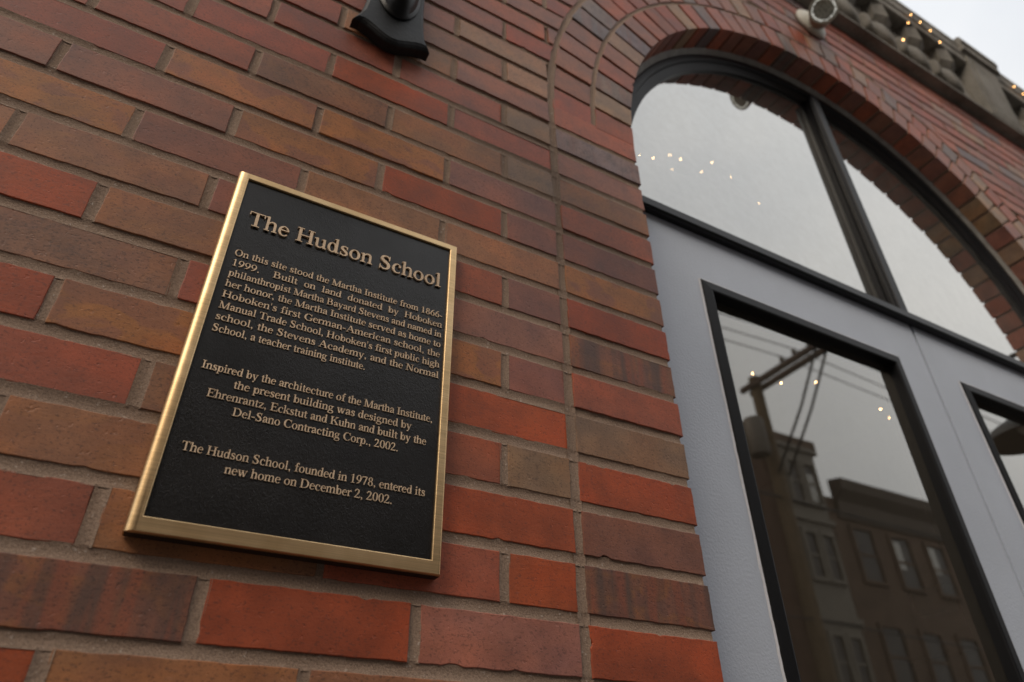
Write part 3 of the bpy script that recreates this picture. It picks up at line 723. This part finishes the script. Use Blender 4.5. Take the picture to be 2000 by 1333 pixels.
G = {
 'a': (444, [pen((82, 350, 74), (105, 415, 60), (185, 450, 46), (275, 430, 76), (330, 350, 92), (334, 290, 94)), dot(92, 342, 46), q(288, 70, 380, 320), pen((320, 275, 36), (210, 225, 52), (110, 165, 88), (92, 90, 96), (140, 30, 74), (215, 40, 50), (310, 110, 40)), pen((334, 100, 90), (352, 40, 66), (430, 45, 34))]),
 'b': (500, [q(62, 0, 154, 683), flagA(62), ring(282, 222, 190, 238, 92, 198)]),
 'c': (444, [ring(240, 222, 210, 238, 128, 198, 48, 318, 22), dot(358, 345, 50)]),
 'd': (500, [q(344, 0, 436, 683), flagA(344), ring(222, 222, 192, 238, 94, 198), q(436, 0, 492, 40)]),
 'e': (444, [ring(232, 222, 206, 238, 122, 198, 8, 322, 12), q(100, 240, 420, 280)]),
 'f': (333, [q(118, 0, 210, 530), pen((164, 520, 92), (185, 610, 84), (245, 665, 58), (300, 655, 54)), dot(315, 622, 46), q(20, 412, 308, 450), q(28, 0, 300, sf)]),
 'g': (500, [ring(215, 305, 172, 155, 88, 120), q(330, 385, 475, 430), pen((150, 175, 60), (95, 120, 66), (130, 70, 72), (240, 60, 80), (350, 45, 84), (430, -20, 80), (420, -110, 70), (330, -180, 48), (200, -195, 44), (80, -165, 58), (45, -95, 70), (90, -30, 50), (150, 30, 40))]),
 'h': (500, [q(62, 0, 154, 683), flagA(62), pen((140, 340, 34), (205, 420, 52), (285, 445, 66), (360, 415, 88), (390, 340, 94), (391, 280, 94)), q(344, 0, 437, 300), q(8, 0, 210, sf), q(290, 0, 492, sf)]),
 'i': (278, [q(94, 0, 187, 450), flag(94), q(20, 0, 262, sf), dot(137, 610, 62)]),
 'k': (500, [q(62, 0, 154, 683), flagA(62), dg(150, 190, 385, 425, 50), dg(425, 20, 230, 275, 118), q(8, 0, 210, sf), q(310, 0, 508, sf), q(285, 414, 480, 450)]),
 'l': (278, [q(94, 0, 187, 683), flagA(94), q(20, 0, 262, sf)]),
 'm': (778, [q(62, 0, 154, 450), flag(62)]+[s for dx in (0, 282) for s in (pen((140+dx, 340, 34), (200+dx, 420, 52), (275+dx, 445, 66), (345+dx, 415, 88), (373+dx, 340, 94), (374+dx, 280, 94)), q(327+dx, 0, 420+dx, 300), q(278+dx, 0, 472+dx, sf))]+[q(8, 0, 210, sf)]),
 'n': (500, [q(62, 0, 154, 450), flag(62), pen((140, 340, 34), (205, 420, 52), (285, 445, 66), (360, 415, 88), (390, 340, 94), (391, 280, 94)), q(344, 0, 437, 300), q(8, 0, 210, sf), q(290, 0, 492, sf)]),
 'o': (500, [ring(250, 222, 222, 238, 122, 200)]),
 'p': (500, [q(62, -217, 154, 450), flag(62), ring(282, 222, 190, 238, 92, 198), q(6, -217, 222, -181)]),
 'r': (340, [q(62, 0, 154, 450), flag(62), pen((146, 320, 36), (195, 400, 58), (260, 435, 76), (310, 425, 84)), dot(306, 405, 48), q(8, 0, 232, sf)]),
 's': (389, [pen((318, 372, 40), (262, 432, 46), (180, 440, 54), (110, 395, 80), (105, 335, 94), (165, 270, 104), (250, 215, 106), (310, 145, 98), (300, 65, 78), (225, 15, 50), (150, 16, 46), (75, 72, 40)), q(302, 310, 334, 452), q(52, 0, 84, 148)]),
 't': (290, [q(88, 70, 180, 565), q(15, 410, 280, 450), pen((134, 90, 92), (155, 30, 74), (210, 14, 54), (275, 58, 36))]),
 'u': (500, [q(62, 150, 154, 450), flag(62), flag(344), pen((108, 170, 92), (122, 75, 88), (185, 22, 68), (265, 25, 52), (345, 90, 38)), q(344, 0, 437, 450), q(437, 0, 492, 40)]),
 'v': (500, [dg(252, 0, 95, 425, 104), dg(258, 0, 408, 425, 48), q(8, 414, 200, 450), q(322, 414, 492, 450)]),
 'w': (722, [dg(235, 0, 90, 425, 104), dg(242, 0, 360, 400, 48), dg(490, 0, 350, 425, 104), dg(497, 0, 632, 425, 48), q(8, 414, 190, 450), q(270, 414, 450, 450), q(555, 414, 715, 450)]),
 'y': (500, [dg(265, 0, 95, 425, 104), dg(195, -150, 408, 425, 48), q(8, 414, 200, 450), q(322, 414, 492, 450), dot(140, -165, 58), pen((140, -190, 50), (180, -190, 44), (215, -120, 44))]),
 'z': (444, [q(40, 408, 400, 450), q(28, 0, 420, 44), dg(85, 30, 355, 425, 110), q(40, 325, 70, 430), q(390, 20, 420, 140)]),
 'A': (722, [dg(98, 15, 352, 665, 50), dg(608, 15, 362, 665, 124), q(190, 220, 500, 262), q(8, 0, 225, sf), q(460, 0, 716, sf)]),
 'B': (667, [q(92, 0, 204, 662), q(16, 0, 200, sf), q(16, 626, 200, 662), q(190, 622, 330, 662), q(190, 328, 350, 368), q(190, 0, 350, 40), ring(325, 495, 215, 167, 98, 128, -90, 90), ring(345, 184, 260, 184, 136, 144, -90, 90)]),
 'C': (667, [ring(365, 331, 335, 345, 215, 305, 42, 322, 20), q(594, 440, 628, 676)]),
 'D': (722, [q(92, 0, 204, 662), q(16, 0, 200, sf), q(16, 626, 200, 662), q(190, 622, 310, 662), q(190, 0, 310, 40), ring(305, 331, 388, 331, 262, 290, -90, 90)]),
 'E': (611, [q(92, 0, 204, 662), q(16, 0, 150, sf), q(16, 626, 150, 662), q(190, 620, 560, 662), q(190, 0, 590, 42), q(190, 322, 430, 362), q(528, 505, 562, 655), q(560, 10, 594, 175), q(408, 255, 440, 430)]),
 'G': (722, [ring(365, 331, 335, 345, 215, 305, 42, 318, 20), q(594, 440, 628, 676), q(560, 40, 664, 290), q(460, 254, 724, 290), pen((430, 12, 50), (520, 20, 50), (600, 60, 50))]),
 'H': (722, [q(92, 0, 204, 662), q(518, 0, 630, 662), q(190, 318, 530, 360)]+[q(a, b, a+258, b+sf) for a in (18, 446) for b in (0, 626)]),
 'I': (333, [q(110, 0, 222, 662), q(18, 0, 315, sf), q(18, 626, 315, 662)]),
 'K': (722, [q(92, 0, 204, 662), q(16, 0, 285, sf), q(16, 626, 285, 662), dg(205, 270, 580, 640, 58), dg(625, 20, 330, 390, 135), q(440, 0, 724, sf), q(440, 626, 690, 662)]),
 'M': (889, [q(112, 0, 160, 650), dg(440, 0, 160, 662, 124), dg(448, 0, 730, 662, 56), q(690, 0, 804, 662), q(14, 0, 260, sf), q(610, 0, 878, sf), q(14, 626, 180, 662), q(715, 626, 878, 662)]),
 'N': (722, [q(110, 0, 158, 650), dg(575, 0, 130, 662, 128), q(562, 0, 610, 662), q(12, 0, 256, sf), q(12, 626, 190, 662), q(470, 626, 708, 662)]),
 'O': (722, [ring(361, 331, 330, 345, 208, 305)]),
 'S': (556, [pen((452, 540, 44), (375, 635, 52), (260, 650, 60), (150, 590, 96), (135, 490, 118), (215, 400, 128), (345, 325, 130), (430, 220, 124), (415, 95, 100), (315, 25, 62), (200, 22, 56), (85, 120, 44)), q(430, 460, 466, 676), q(58, -12, 94, 200)]),
 'T': (611, [q(250, 0, 362, 662), q(20, 620, 592, 662), q(20, 500, 54, 640), q(558, 500, 592, 640), q(160, 0, 452, sf)]),
 '0': (500, [ring(250, 331, 226, 345, 124, 308)]), '1': (500, [q(210, 0, 304, 676), [(210, 640), (110, 590), (110, 560), (210, 590)], q(115, 0, 395, sf)]),
 '2': (500, [pen((60, 500, 60), (110, 610, 78), (220, 645, 72), (330, 600, 92), (355, 490, 98), (310, 370, 86), (210, 230, 62), (70, 60, 44)), q(30, 0, 445, 74), q(440, 30, 470, 150)]),
 '6': (500, [ring(250, 215, 216, 227, 120, 190), pen((420, 655, 34), (290, 600, 66), (170, 480, 92), (92, 320, 100), (84, 220, 98))]),
 '7': (500, [q(40, 590, 450, 662), dg(205, 0, 415, 620, 84), q(30, 500, 60, 640)]),
 '8': (500, [ring(250, 510, 172, 166, 90, 132), ring(250, 175, 206, 188, 110, 150)]),
 '9': (500, [ring(250, 455, 216, 227, 120, 190), pen((80, 15, 34), (210, 70, 66), (330, 190, 92), (408, 350, 100), (416, 450, 98))]),
 '.': (250, [dot(120, 48, 60)]), ',': (250, [dot(115, 50, 60), pen((150, 50, 60), (150, -30, 46), (90, -110, 24))]), "'": (200, [[(70, 676), (130, 676), (112, 440), (88, 440)]]), '-': (333, [q(40, 195, 290, 262)]), ' ': (250, []),
}
def glyph(mb, ch, x, z, sc, h, sx=1.0):
    for i, s in enumerate(G[ch][1]):
        y = YP-h-i*.00003
        f = lambda p: (x+p[0]*sc*sx, z+p[1]*sc)
        if isinstance(s, tuple):
            a = [f(p) for p in s[1]]; b = [f(p) for p in s[2]]; n = len(a); ch_ = .0003
            R = [[(*p_, 0) for p_ in ()]]
            rings = [[(a[k][0], YP, a[k][1]), (a[k][0], y, a[k][1]), (b[k][0], y, b[k][1]), (b[k][0], YP, b[k][1])] for k in range(n)]
            mb.sweep(rings, True, False, True)
        else: mb.prism([f(p) for p in s], y, YP)
def width(txt): return sum(G[ch][0] for ch in txt)
def line(name, txt, x0, x1, z, sc, h, mode='fit', gap=0):
    mb = MB(); w = width(txt)*sc
    ns = txt.count(' '); extra = 0; sx = 1.0
    if mode == 'justify': extra = (x1-x0-w)/max(1, ns)
    elif mode == 'fit': sx = (x1-x0)/w
    x = x0
    for ch in txt:
        glyph(mb, ch, x, z, sc, h, sx); x += G[ch][0]*sc*sx+(extra if ch == ' ' else 0)
    return at(mb.build(name, M['letter']), plq)
z0 = zz(0)
line('title_lettering', 'The Hudson School', -.4575, -.2065, z0-.0790, .0336/1000, .0026)
bs = .0140/1000; tx0, tx1 = -.4610, -.2010
BODY = ['On this site stood the Martha Institute from 1866-', '1999.  Built on land donated by Hoboken', 'philanthropist Martha Bayard Stevens and named in', 'her honor, the Martha Institute served as home to',
        "Hoboken's first German-American school, the", "Manual Trade School, Hoboken's first public high", 'school, the Stevens Academy, and the Normal', 'School, a teacher training institute.']
for i, tx in enumerate(BODY):
    w = width(tx)*bs; zl = z0-.1282-.01518*i
    if i == 7: line('inscription_line', tx, tx0, -.2920, zl, bs, .0012)
    elif w > tx1-tx0: line('inscription_line', tx, tx0, tx1, zl, bs, .0012)
    else: line('inscription_line', tx, tx0, tx1, zl, bs, .0012, 'justify')
for tx, a, b, zl in (('Inspired by the architecture of the Martha Institute,', -.4600, -.2050, .2810), ('the present building was designed by', -.4255, -.2300, .2962), ('Ehrenrantz, Eckstut and Kuhn and built by the', -.4480, -.2110, .3114), ('Del-Sano Contracting Corp., 2002.', -.4200, -.2430, .3266),
                     ('The Hudson School, founded in 1978, entered its', -.4565, -.2080, .3722), ('new home on December 2, 2002.', -.4140, -.2440, .3876)):
    line('inscription_line', tx, a, b, z0-zl, bs, .0012)

# ================================================================ wall sconces
def sconce(x, label):
    r = empty('wall_sconce', (x, 0, zz(5.85)), label, 'wall lamp', 'black gooseneck wall lamps beside the doorway')
    mb = MB(); H = 5.4
    def outline(k):      # k: inset in courses; concave sides and dipped bottom and top edges
        P = []
        for i in range(13):
            u = i/12; P.append((-1.0+2*u, +.22-.25*sin(pi*u)**2.6+.05*cos(2*pi*u)))
        P[0] = (-1.0, .22); P[-1] = (1.0, .27)
        for i in range(1, 14):
            u = i/14; P.append((1.0-.29*sin(pi*u)**.42, .27+u*(H-.5)))
        for i in range(13):
            u = i/12; P.append((1.0-2*u, H-.24+.30*sin(pi*u)**1.5))
        for i in range(1, 14):
            u = i/14; P.append((-1.0+.29*sin(pi*u)**.42, H-.24-u*(H-.5)))
        cx, cz = 0, H/2
        return [(a*(1-k), cz+(b-cz)*(1-k*.4)) for a, b in P]
    rings = [[(a*c, y*c, b*c) for a, b in outline(k)] for k, y in ((0, -.004/c), (0, -.30), (.02, -.33), (.05, -.35), (.055, -.36), (.11, -.385), (.125, -.395))]
    mb.sweep(rings); o = mb.build('back_plate', M['iron']); o.parent = r
    mb = MB(); bz = 2.05*c
    mb.sweep([[(rx*c*cos(2*pi*k/28), y*c, bz+rz*c*sin(2*pi*k/28)) for k in range(28)] for rx, rz, y in ((.58, 1.15, -.36), (.58, 1.15, -.44), (.54, 1.1, -.48), (.50, 1.06, -.5), (.46, 1.0, -.62), (.38, .88, -.78), (.2, .5, -.88), (.01, .02, -.9))])
    o = mb.build('boss', M['black'], smooth=40); o.parent = r
    mb = MB(); pts = []
    for i in range(19):
        u = i/18; a = pi*u
        pts.append((0, -.05-.27*(1-cos(a))/2*1.0, bz+.03+.30*sin(a)**.8+.12*u))
    mb.tube(pts, .011, 12); mb.tube([(0, -.32, bz+.15), (0, -.32, bz+.10)], .02, 12); o = mb.build('gooseneck', M['black'], smooth=60); o.parent = r
    mb = MB(); zr = 2.405-zz(5.85)
    pr = [(0, .024), (-.02, .03), (-.05, .06), (-.085, .12), (-.11, .15), (-.135, .158), (-.137, .152), (-.112, .144), (-.085, .112), (-.05, .05), (-.045, .001)]
    mb.lathe((0, -.32, zr+.135), (0, 0, 1), pr, 36); o = mb.build('shade', M['iron'], smooth=50); o.parent = r
    mb = MB(); mb.ball((0, -.32, zr+.05), .03, 10); o = mb.build('lamp', M['cream'], smooth=80); o.parent = r
    return r
sconce(-4.81*c, 'black iron wall lamp with scalloped back plate above the plaque')
sconce(2*BX+4.81*c, 'black iron wall lamp right of the doors, reflected in the right door glass')

# ================================================================ floodlight over the arch
fl = empty('floodlight', (16.8*c, 0, zz(24.55)), 'round LED floodlight on a cream base plate fixed above the arch', 'floodlight')
mb = MB(); mb.lathe((16.8*c, -.004, zz(24.6)), (0, -1, 0), [(0, 1.0*c), (.10*c, 1.02*c), (.16*c, .98*c), (.30*c, .7*c), (.5*c, .34*c), (.62*c, .22*c), (.62*c, .001)], 32)
at(mb.build('base_plate', M['cream'], smooth=40), fl)
hd = Vector((15.74*c, -1.40*c, zz(23.12))); ax = Vector((-.62, -.52, -.60)).normalized()
mb = MB(); mb.tube([(16.78*c, -.52*c, zz(24.56)), (16.66*c, -.72*c, zz(24.40)), Vector(hd)-ax*.9*c], [.20*c, .17*c, .24*c], 12); mb.ball((16.66*c, -.72*c, zz(24.40)), .24*c, 10)
at(mb.build('knuckle', M['greige'], smooth=60), fl)
mb = MB(); mb.lathe(hd, ax, [(-1.35*c, .001), (-1.35*c, .42*c), (-1.2*c, .54*c), (-.5*c, .62*c), (-.05*c, .70*c), (.02*c, .70*c), (.02*c, .62*c), (-.06*c, .61*c), (-.06*c, .001)], 32)
hh = at(mb.build('lamp_head', M['greige'], smooth=35), fl)
mb = MB(); mb.lathe(hd, ax, [(-.055*c, .001), (-.05*c, .60*c), (-.03*c, .60*c), (-.01*c, .50*c), (-.02*c, .001)], 32)
at(mb.build('lens', M['ledglass'], smooth=40), fl)
mb = MB(); u = ax.orthogonal().normalized(); w = ax.cross(u)
for k in range(26):
    kr = random.uniform(.03, .062); mb.ball(hd+ax*.004*c+(u*cos(2*pi*k/26)+w*sin(2*pi*k/26))*random.uniform(.52, .56)*c, kr*c, 6)
M['led'] = mat_emit('lit_led_ring', (1.0, .97, .88), .42)  # added glow standing in for light thrown back by the lens prisms
at(mb.build('prism_ring', M['led'], smooth=60), fl)

# ================================================================ string lights
def string(name, pts, label, r, group=None, wire=True, dens=6, mat='bulb'):
    e = empty(name, pts[0], label, 'string lights', group)
    if wire:
        W_ = []
        for a, b in zip(pts, pts[1:]):
            for i in range(dens):
                u = i/dens; sag = .022*sin(pi*u); W_.append((a[0]+(b[0]-a[0])*u, a[1]+(b[1]-a[1])*u+.004, a[2]+(b[2]-a[2])*u-sag+r*1.2))
        W_.append(pts[-1])
        mb = MB(); mb.tube(W_, .0011, 5); at(mb.build('cord', M['wire']), e)
    for p in pts:
        mb = MB(); mb.ball(p, r, 6); at(mb.build('bulb', M[mat], smooth=80), e)
    return e
def pc(x, y, z): return (x*c, y*c, zz(z))
string('string_lights', [pc(26.89, -1.15, 31.41), pc(28.24, -1.15, 33.49), pc(29.04, -1.15, 33.23), pc(29.99, -1.15, 33.02), pc(30.4, -1.15, 31.97)], 'warm fairy lights strung under the cornice left of the stone block', .0026)
string('string_lights', [pc(24.3, -1.12, 27.75), pc(24.44, -1.15, 27.6)][1:], 'single warm fairy light low on the ledge carving', .0032, None, False)
string('string_lights', [pc(37.66+2.2, -1.16, 33.6), pc(37.66+3.2, -1.16, 33.4)], 'warm fairy lights on the cornice right of the stone block', .0026)
INB = [(0.871, 3.263), (0.965, 3.334), (1.021, 3.341), (0.965, 3.253), (1.127, 3.322), (1.207, 3.423), (1.304, 3.389), (1.436, 3.294)]
string('string_lights', [(x, .6, z) for x, z in [(.801, 3.235)]+INB], 'warm fairy lights glowing behind the arched transom glass', .0021, None, True, 5, 'bulb_in')
string('string_lights', [(x, .6, z) for x, z in [(1.135, 2.355), (1.263, 2.356), (1.449, 2.412), (1.78, 2.39), (1.816, 2.365)]], 'warm fairy lights glowing behind the left door glass', .0016, None, True, 5, 'bulb_in')

# ================================================================ street behind the camera, seen in the glass
g = MB(); g.add([(-150, -150, -.16), (150, -150, -.16), (150, 60, -.16), (-150, 60, -.16)], [(0, 1, 2, 3)]); tag(g.build('ground', M['road']), kind='structure')
g = MB(); g.box(-60, 90, -3.0, -.0, -.17, -.001); tag(g.build('pavement', M['pave']), kind='structure')
g = MB(); g.box(-60, 90, -3.18, -3.003, -.17, .0); tag(g.build('kerb', M['kerb']), kind='structure')
g = MB(); g.box(-60, 90, -13.45, -10.6, -.17, -.001); tag(g.build('pavement', M['pave']), kind='structure')
g = MB(); g.box(-60, 90, -10.597, -10.42, -.17, .0); tag(g.build('kerb', M['kerb']), kind='structure')
g = MB()
for i in range(-10, 16): g.box(i*5.0, i*5.0+2.2, -6.9, -6.78, -.158, -.154)
tag(g.build('road_marking', M['paint']), kind='structure')

pole = empty('utility_pole', (12.6, -9.6, 0), 'wooden utility pole with twin crossarms across the street, reflected in the door glass', 'utility pole')
mb = MB(); mb.tube([(12.6, -9.6, -.16), (12.6, -9.6, 4), (12.6, -9.6, 10.7)], [.20, .185, .15], 14); at(mb.build('pole', M['wood'], smooth=60), pole)
for dx in (-.17, .17):
    mb = MB(); mb.box(12.6+dx-.055, 12.6+dx+.055, -9.95, -6.6, 10.36, 10.50); at(mb.build('crossarm', M['darkwood']), pole)
    mb = MB(); mb.tube([(12.6+dx, -7.5, 10.34), (12.6+dx, -8.3, 9.2), (12.6+dx, -9.42, 7.9)], .032, 8); at(mb.build('brace', M['black']), pole)
for y in (-8.50, -8.10, -7.65, -7.00):
    mb = MB(); mb.lathe((12.43, y, 10.50), (0, 0, 1), [(0, .03), (.05, .03), (.06, .06), (.1, .065), (.13, .045), (.18, .05), (.2, .02), (.2, .001)], 12); at(mb.build('insulator', M['tank'], smooth=50), pole)
mb = MB(); mb.lathe((12.05, -9.5, 8.3), (0, 0, 1), [(0, .001), (0, .22), (.06, .25), (.92, .25), (.98, .22), (1.02, .10), (1.05, .001)], 24); at(mb.build('transformer', M['tank'], smooth=45), pole)
for zc in (8.5, 8.9):
    mb = MB(); mb.box(12.2, 12.5, -9.6, -9.5, zc, zc+.1); at(mb.build('bracket', M['black']), pole)
def wirec(label, y, z, r, sag=.35, y2=None, z2=None, x0=-30, xm=12.5, x1=60):
    mb = MB(); P = []
    for a, b in ((x0, xm), (xm, x1)):
        for i in range(25):
            u = i/24; P.append((a+(b-a)*u, y+((y2-y) if y2 is not None else 0)*(abs(a+(b-a)*u-xm)/40), z-sag*4*u*(1-u)))
    mb.tube(P, r, 6); o = mb.build('overhead_wire', M['wire']); tag(o, label, 'wire', 'overhead wires above the street')
wirec('overhead wire nearest the doors, on the crossarm tip', -7.00, 10.70, .016, .9)
wirec('second overhead wire in from the crossarm tip', -7.65, 10.70, .016, .8)
wirec('third overhead wire in from the crossarm tip', -8.10, 10.70, .014, .7)
wirec('overhead wire closest to the pole top', -8.50, 10.70, .014, .6)
wirec('thick lower cable crossing the pole below the transformer', -9.55, 7.35, .035, .15)
wirec('lowest slack cable crossing the pole', -9.5, 4.6, .022, .25)

def facade(name, label, x0, x1, h, mat, trims):
    e = empty(name, ((x0+x1)/2, -13.5, 0), label, 'building')
    mb = MB(); mb.box(x0, x1, -22, -13.5, -.16, h); w_ = at(mb.build('wall', mat), e)
    return e
def window(e, x0, x1, z0, z1, y=-13.5, trim='otrim', t=.12):
    mb = MB()
    for a, b, p, q_ in ((x0-t, x0, z0-t, z1+t), (x1, x1+t, z0-t, z1+t), (x0, x1, z1, z1+t), (x0, x1, z0-t, z0)): mb.box(a, b, y, y+.09, p, q_)
    zm = (z0+z1)/2; mb.box(x0, x1, y+.002, y+.05, zm-.04, zm+.04)
    f = at(mb.build('window', M[trim]), e)
    mb = MB(); mb.box(x0, x1, y-.01, y+.02, z0, zm-.04); mb.box(x0, x1, y-.01, y+.02, zm+.04, z1)
    o = mb.build('pane', M['oglass']); o.parent = f
e1 = facade('apartment_building', 'tall brown brick apartment house with pale window bays across the street', 6.0, 19.53, 12.0, M['obrick2'], 1)
mb = MB(); mb.box(17.1, 18.75, -13.5, -12.95, 3.3, 11.25); mb.box(11.6, 14.0, -13.5, -12.95, 3.3, 11.25); at(mb.build('bay', M['otrim']), e1)
for zc in (4.0, 7.0, 9.4):
    for xa in (17.30, 18.06, 11.9, 12.95): window(e1, xa, xa+.46, zc, zc+1.35, -12.95)
    window(e1, 15.0, 15.9, zc, zc+1.5); window(e1, 8.5, 9.5, zc, zc+1.5)
for zc in (3.2, 5.75, 8.75, 11.25):
    for xa, xb in ((17.0, 18.85), (11.5, 14.1)):
        mb = MB(); mb.box(xa, xb, -13.4, -12.86, zc, zc+.16); at(mb.build('moulding', M['otrim']), e1)
mb = MB(); mb.box(6, 19.53, -13.5, -13.3, 11.55, 12.05); at(mb.build('parapet', M['obrick']), e1)
mb = MB(); mb.box(13.0, 18.9, -14.6, -14.56, 12.0, 13.0); at(mb.build('balustrade', M['rail']), e1)
M['curtain'] = mat_simple('pale_curtain', (.55, .54, .50), .9)
e2 = facade('row_house', 'lower brown row house with heavy dark cornice beside the tall apartment house', 19.56, 40, 10.15, M['obrick'], 1)
mb = MB(); mb.prism_x([(-13.5, 9.6), (-13.35, 9.6), (-13.3, 10.0), (-13.05, 10.35), (-12.98, 10.7), (-13.5, 10.8)], 19.95, 40); mb.box(19.95, 40, -13.5, -13.42, 9.45, 9.59); at(mb.build('roof_cornice', M['odark']), e2)
for i in range(9):
    xa = 20.45+i*1.95
    for zc in (1.2, 4.6, 7.75): window(e2, xa, xa+.95, zc-.3, zc+1.4, -13.5, 'obrick')
for xa, zc in ((22.48, 8.05), (24.46, 8.15), (18.1, 9.5)):
    mb = MB(); n_ = 8; y_ = -13.47 if xa > 19.5 else -12.92
    mb.sweep([[(xa+.36*j/n_, y_+.012*sin(j*2.2), zc), (xa+.36*j/n_, y_+.012*sin(j*2.2), zc+.95)] for j in range(n_+1)], False, False, False); at(mb.build('curtain', M['curtain']), e2 if xa > 19.5 else e1)
for i, (xa, xb, hh_) in enumerate(((-28, -14, 11.0), (-13.97, 2.6, 13.6), (2.63, 5.97, 8.5), (40.03, 62, 12.5))):
    en = facade('row_house', ['far left brown row house across the street', 'tallest brown brick block, straight across the street from the plaque', 'narrow low house squeezed left of the pale bay apartment house', 'tall brown house at the far right across the street'][i], xa, xb, hh_, M[('obrick', 'obrick2', 'obrick', 'obrick')[i]], 0)
    nw = int((xb-xa)/2.2)
    for j in range(nw):
        for zc in ((1.2, 4.4, 7.4, 10.4) if hh_ > 13 else (1.2, 4.4) if hh_ < 9 else (1.2, 4.4, 7.4)): window(en, xa+.7+j*2.2, xa+1.6+j*2.2, zc, zc+1.6, -13.5, 'otrim')
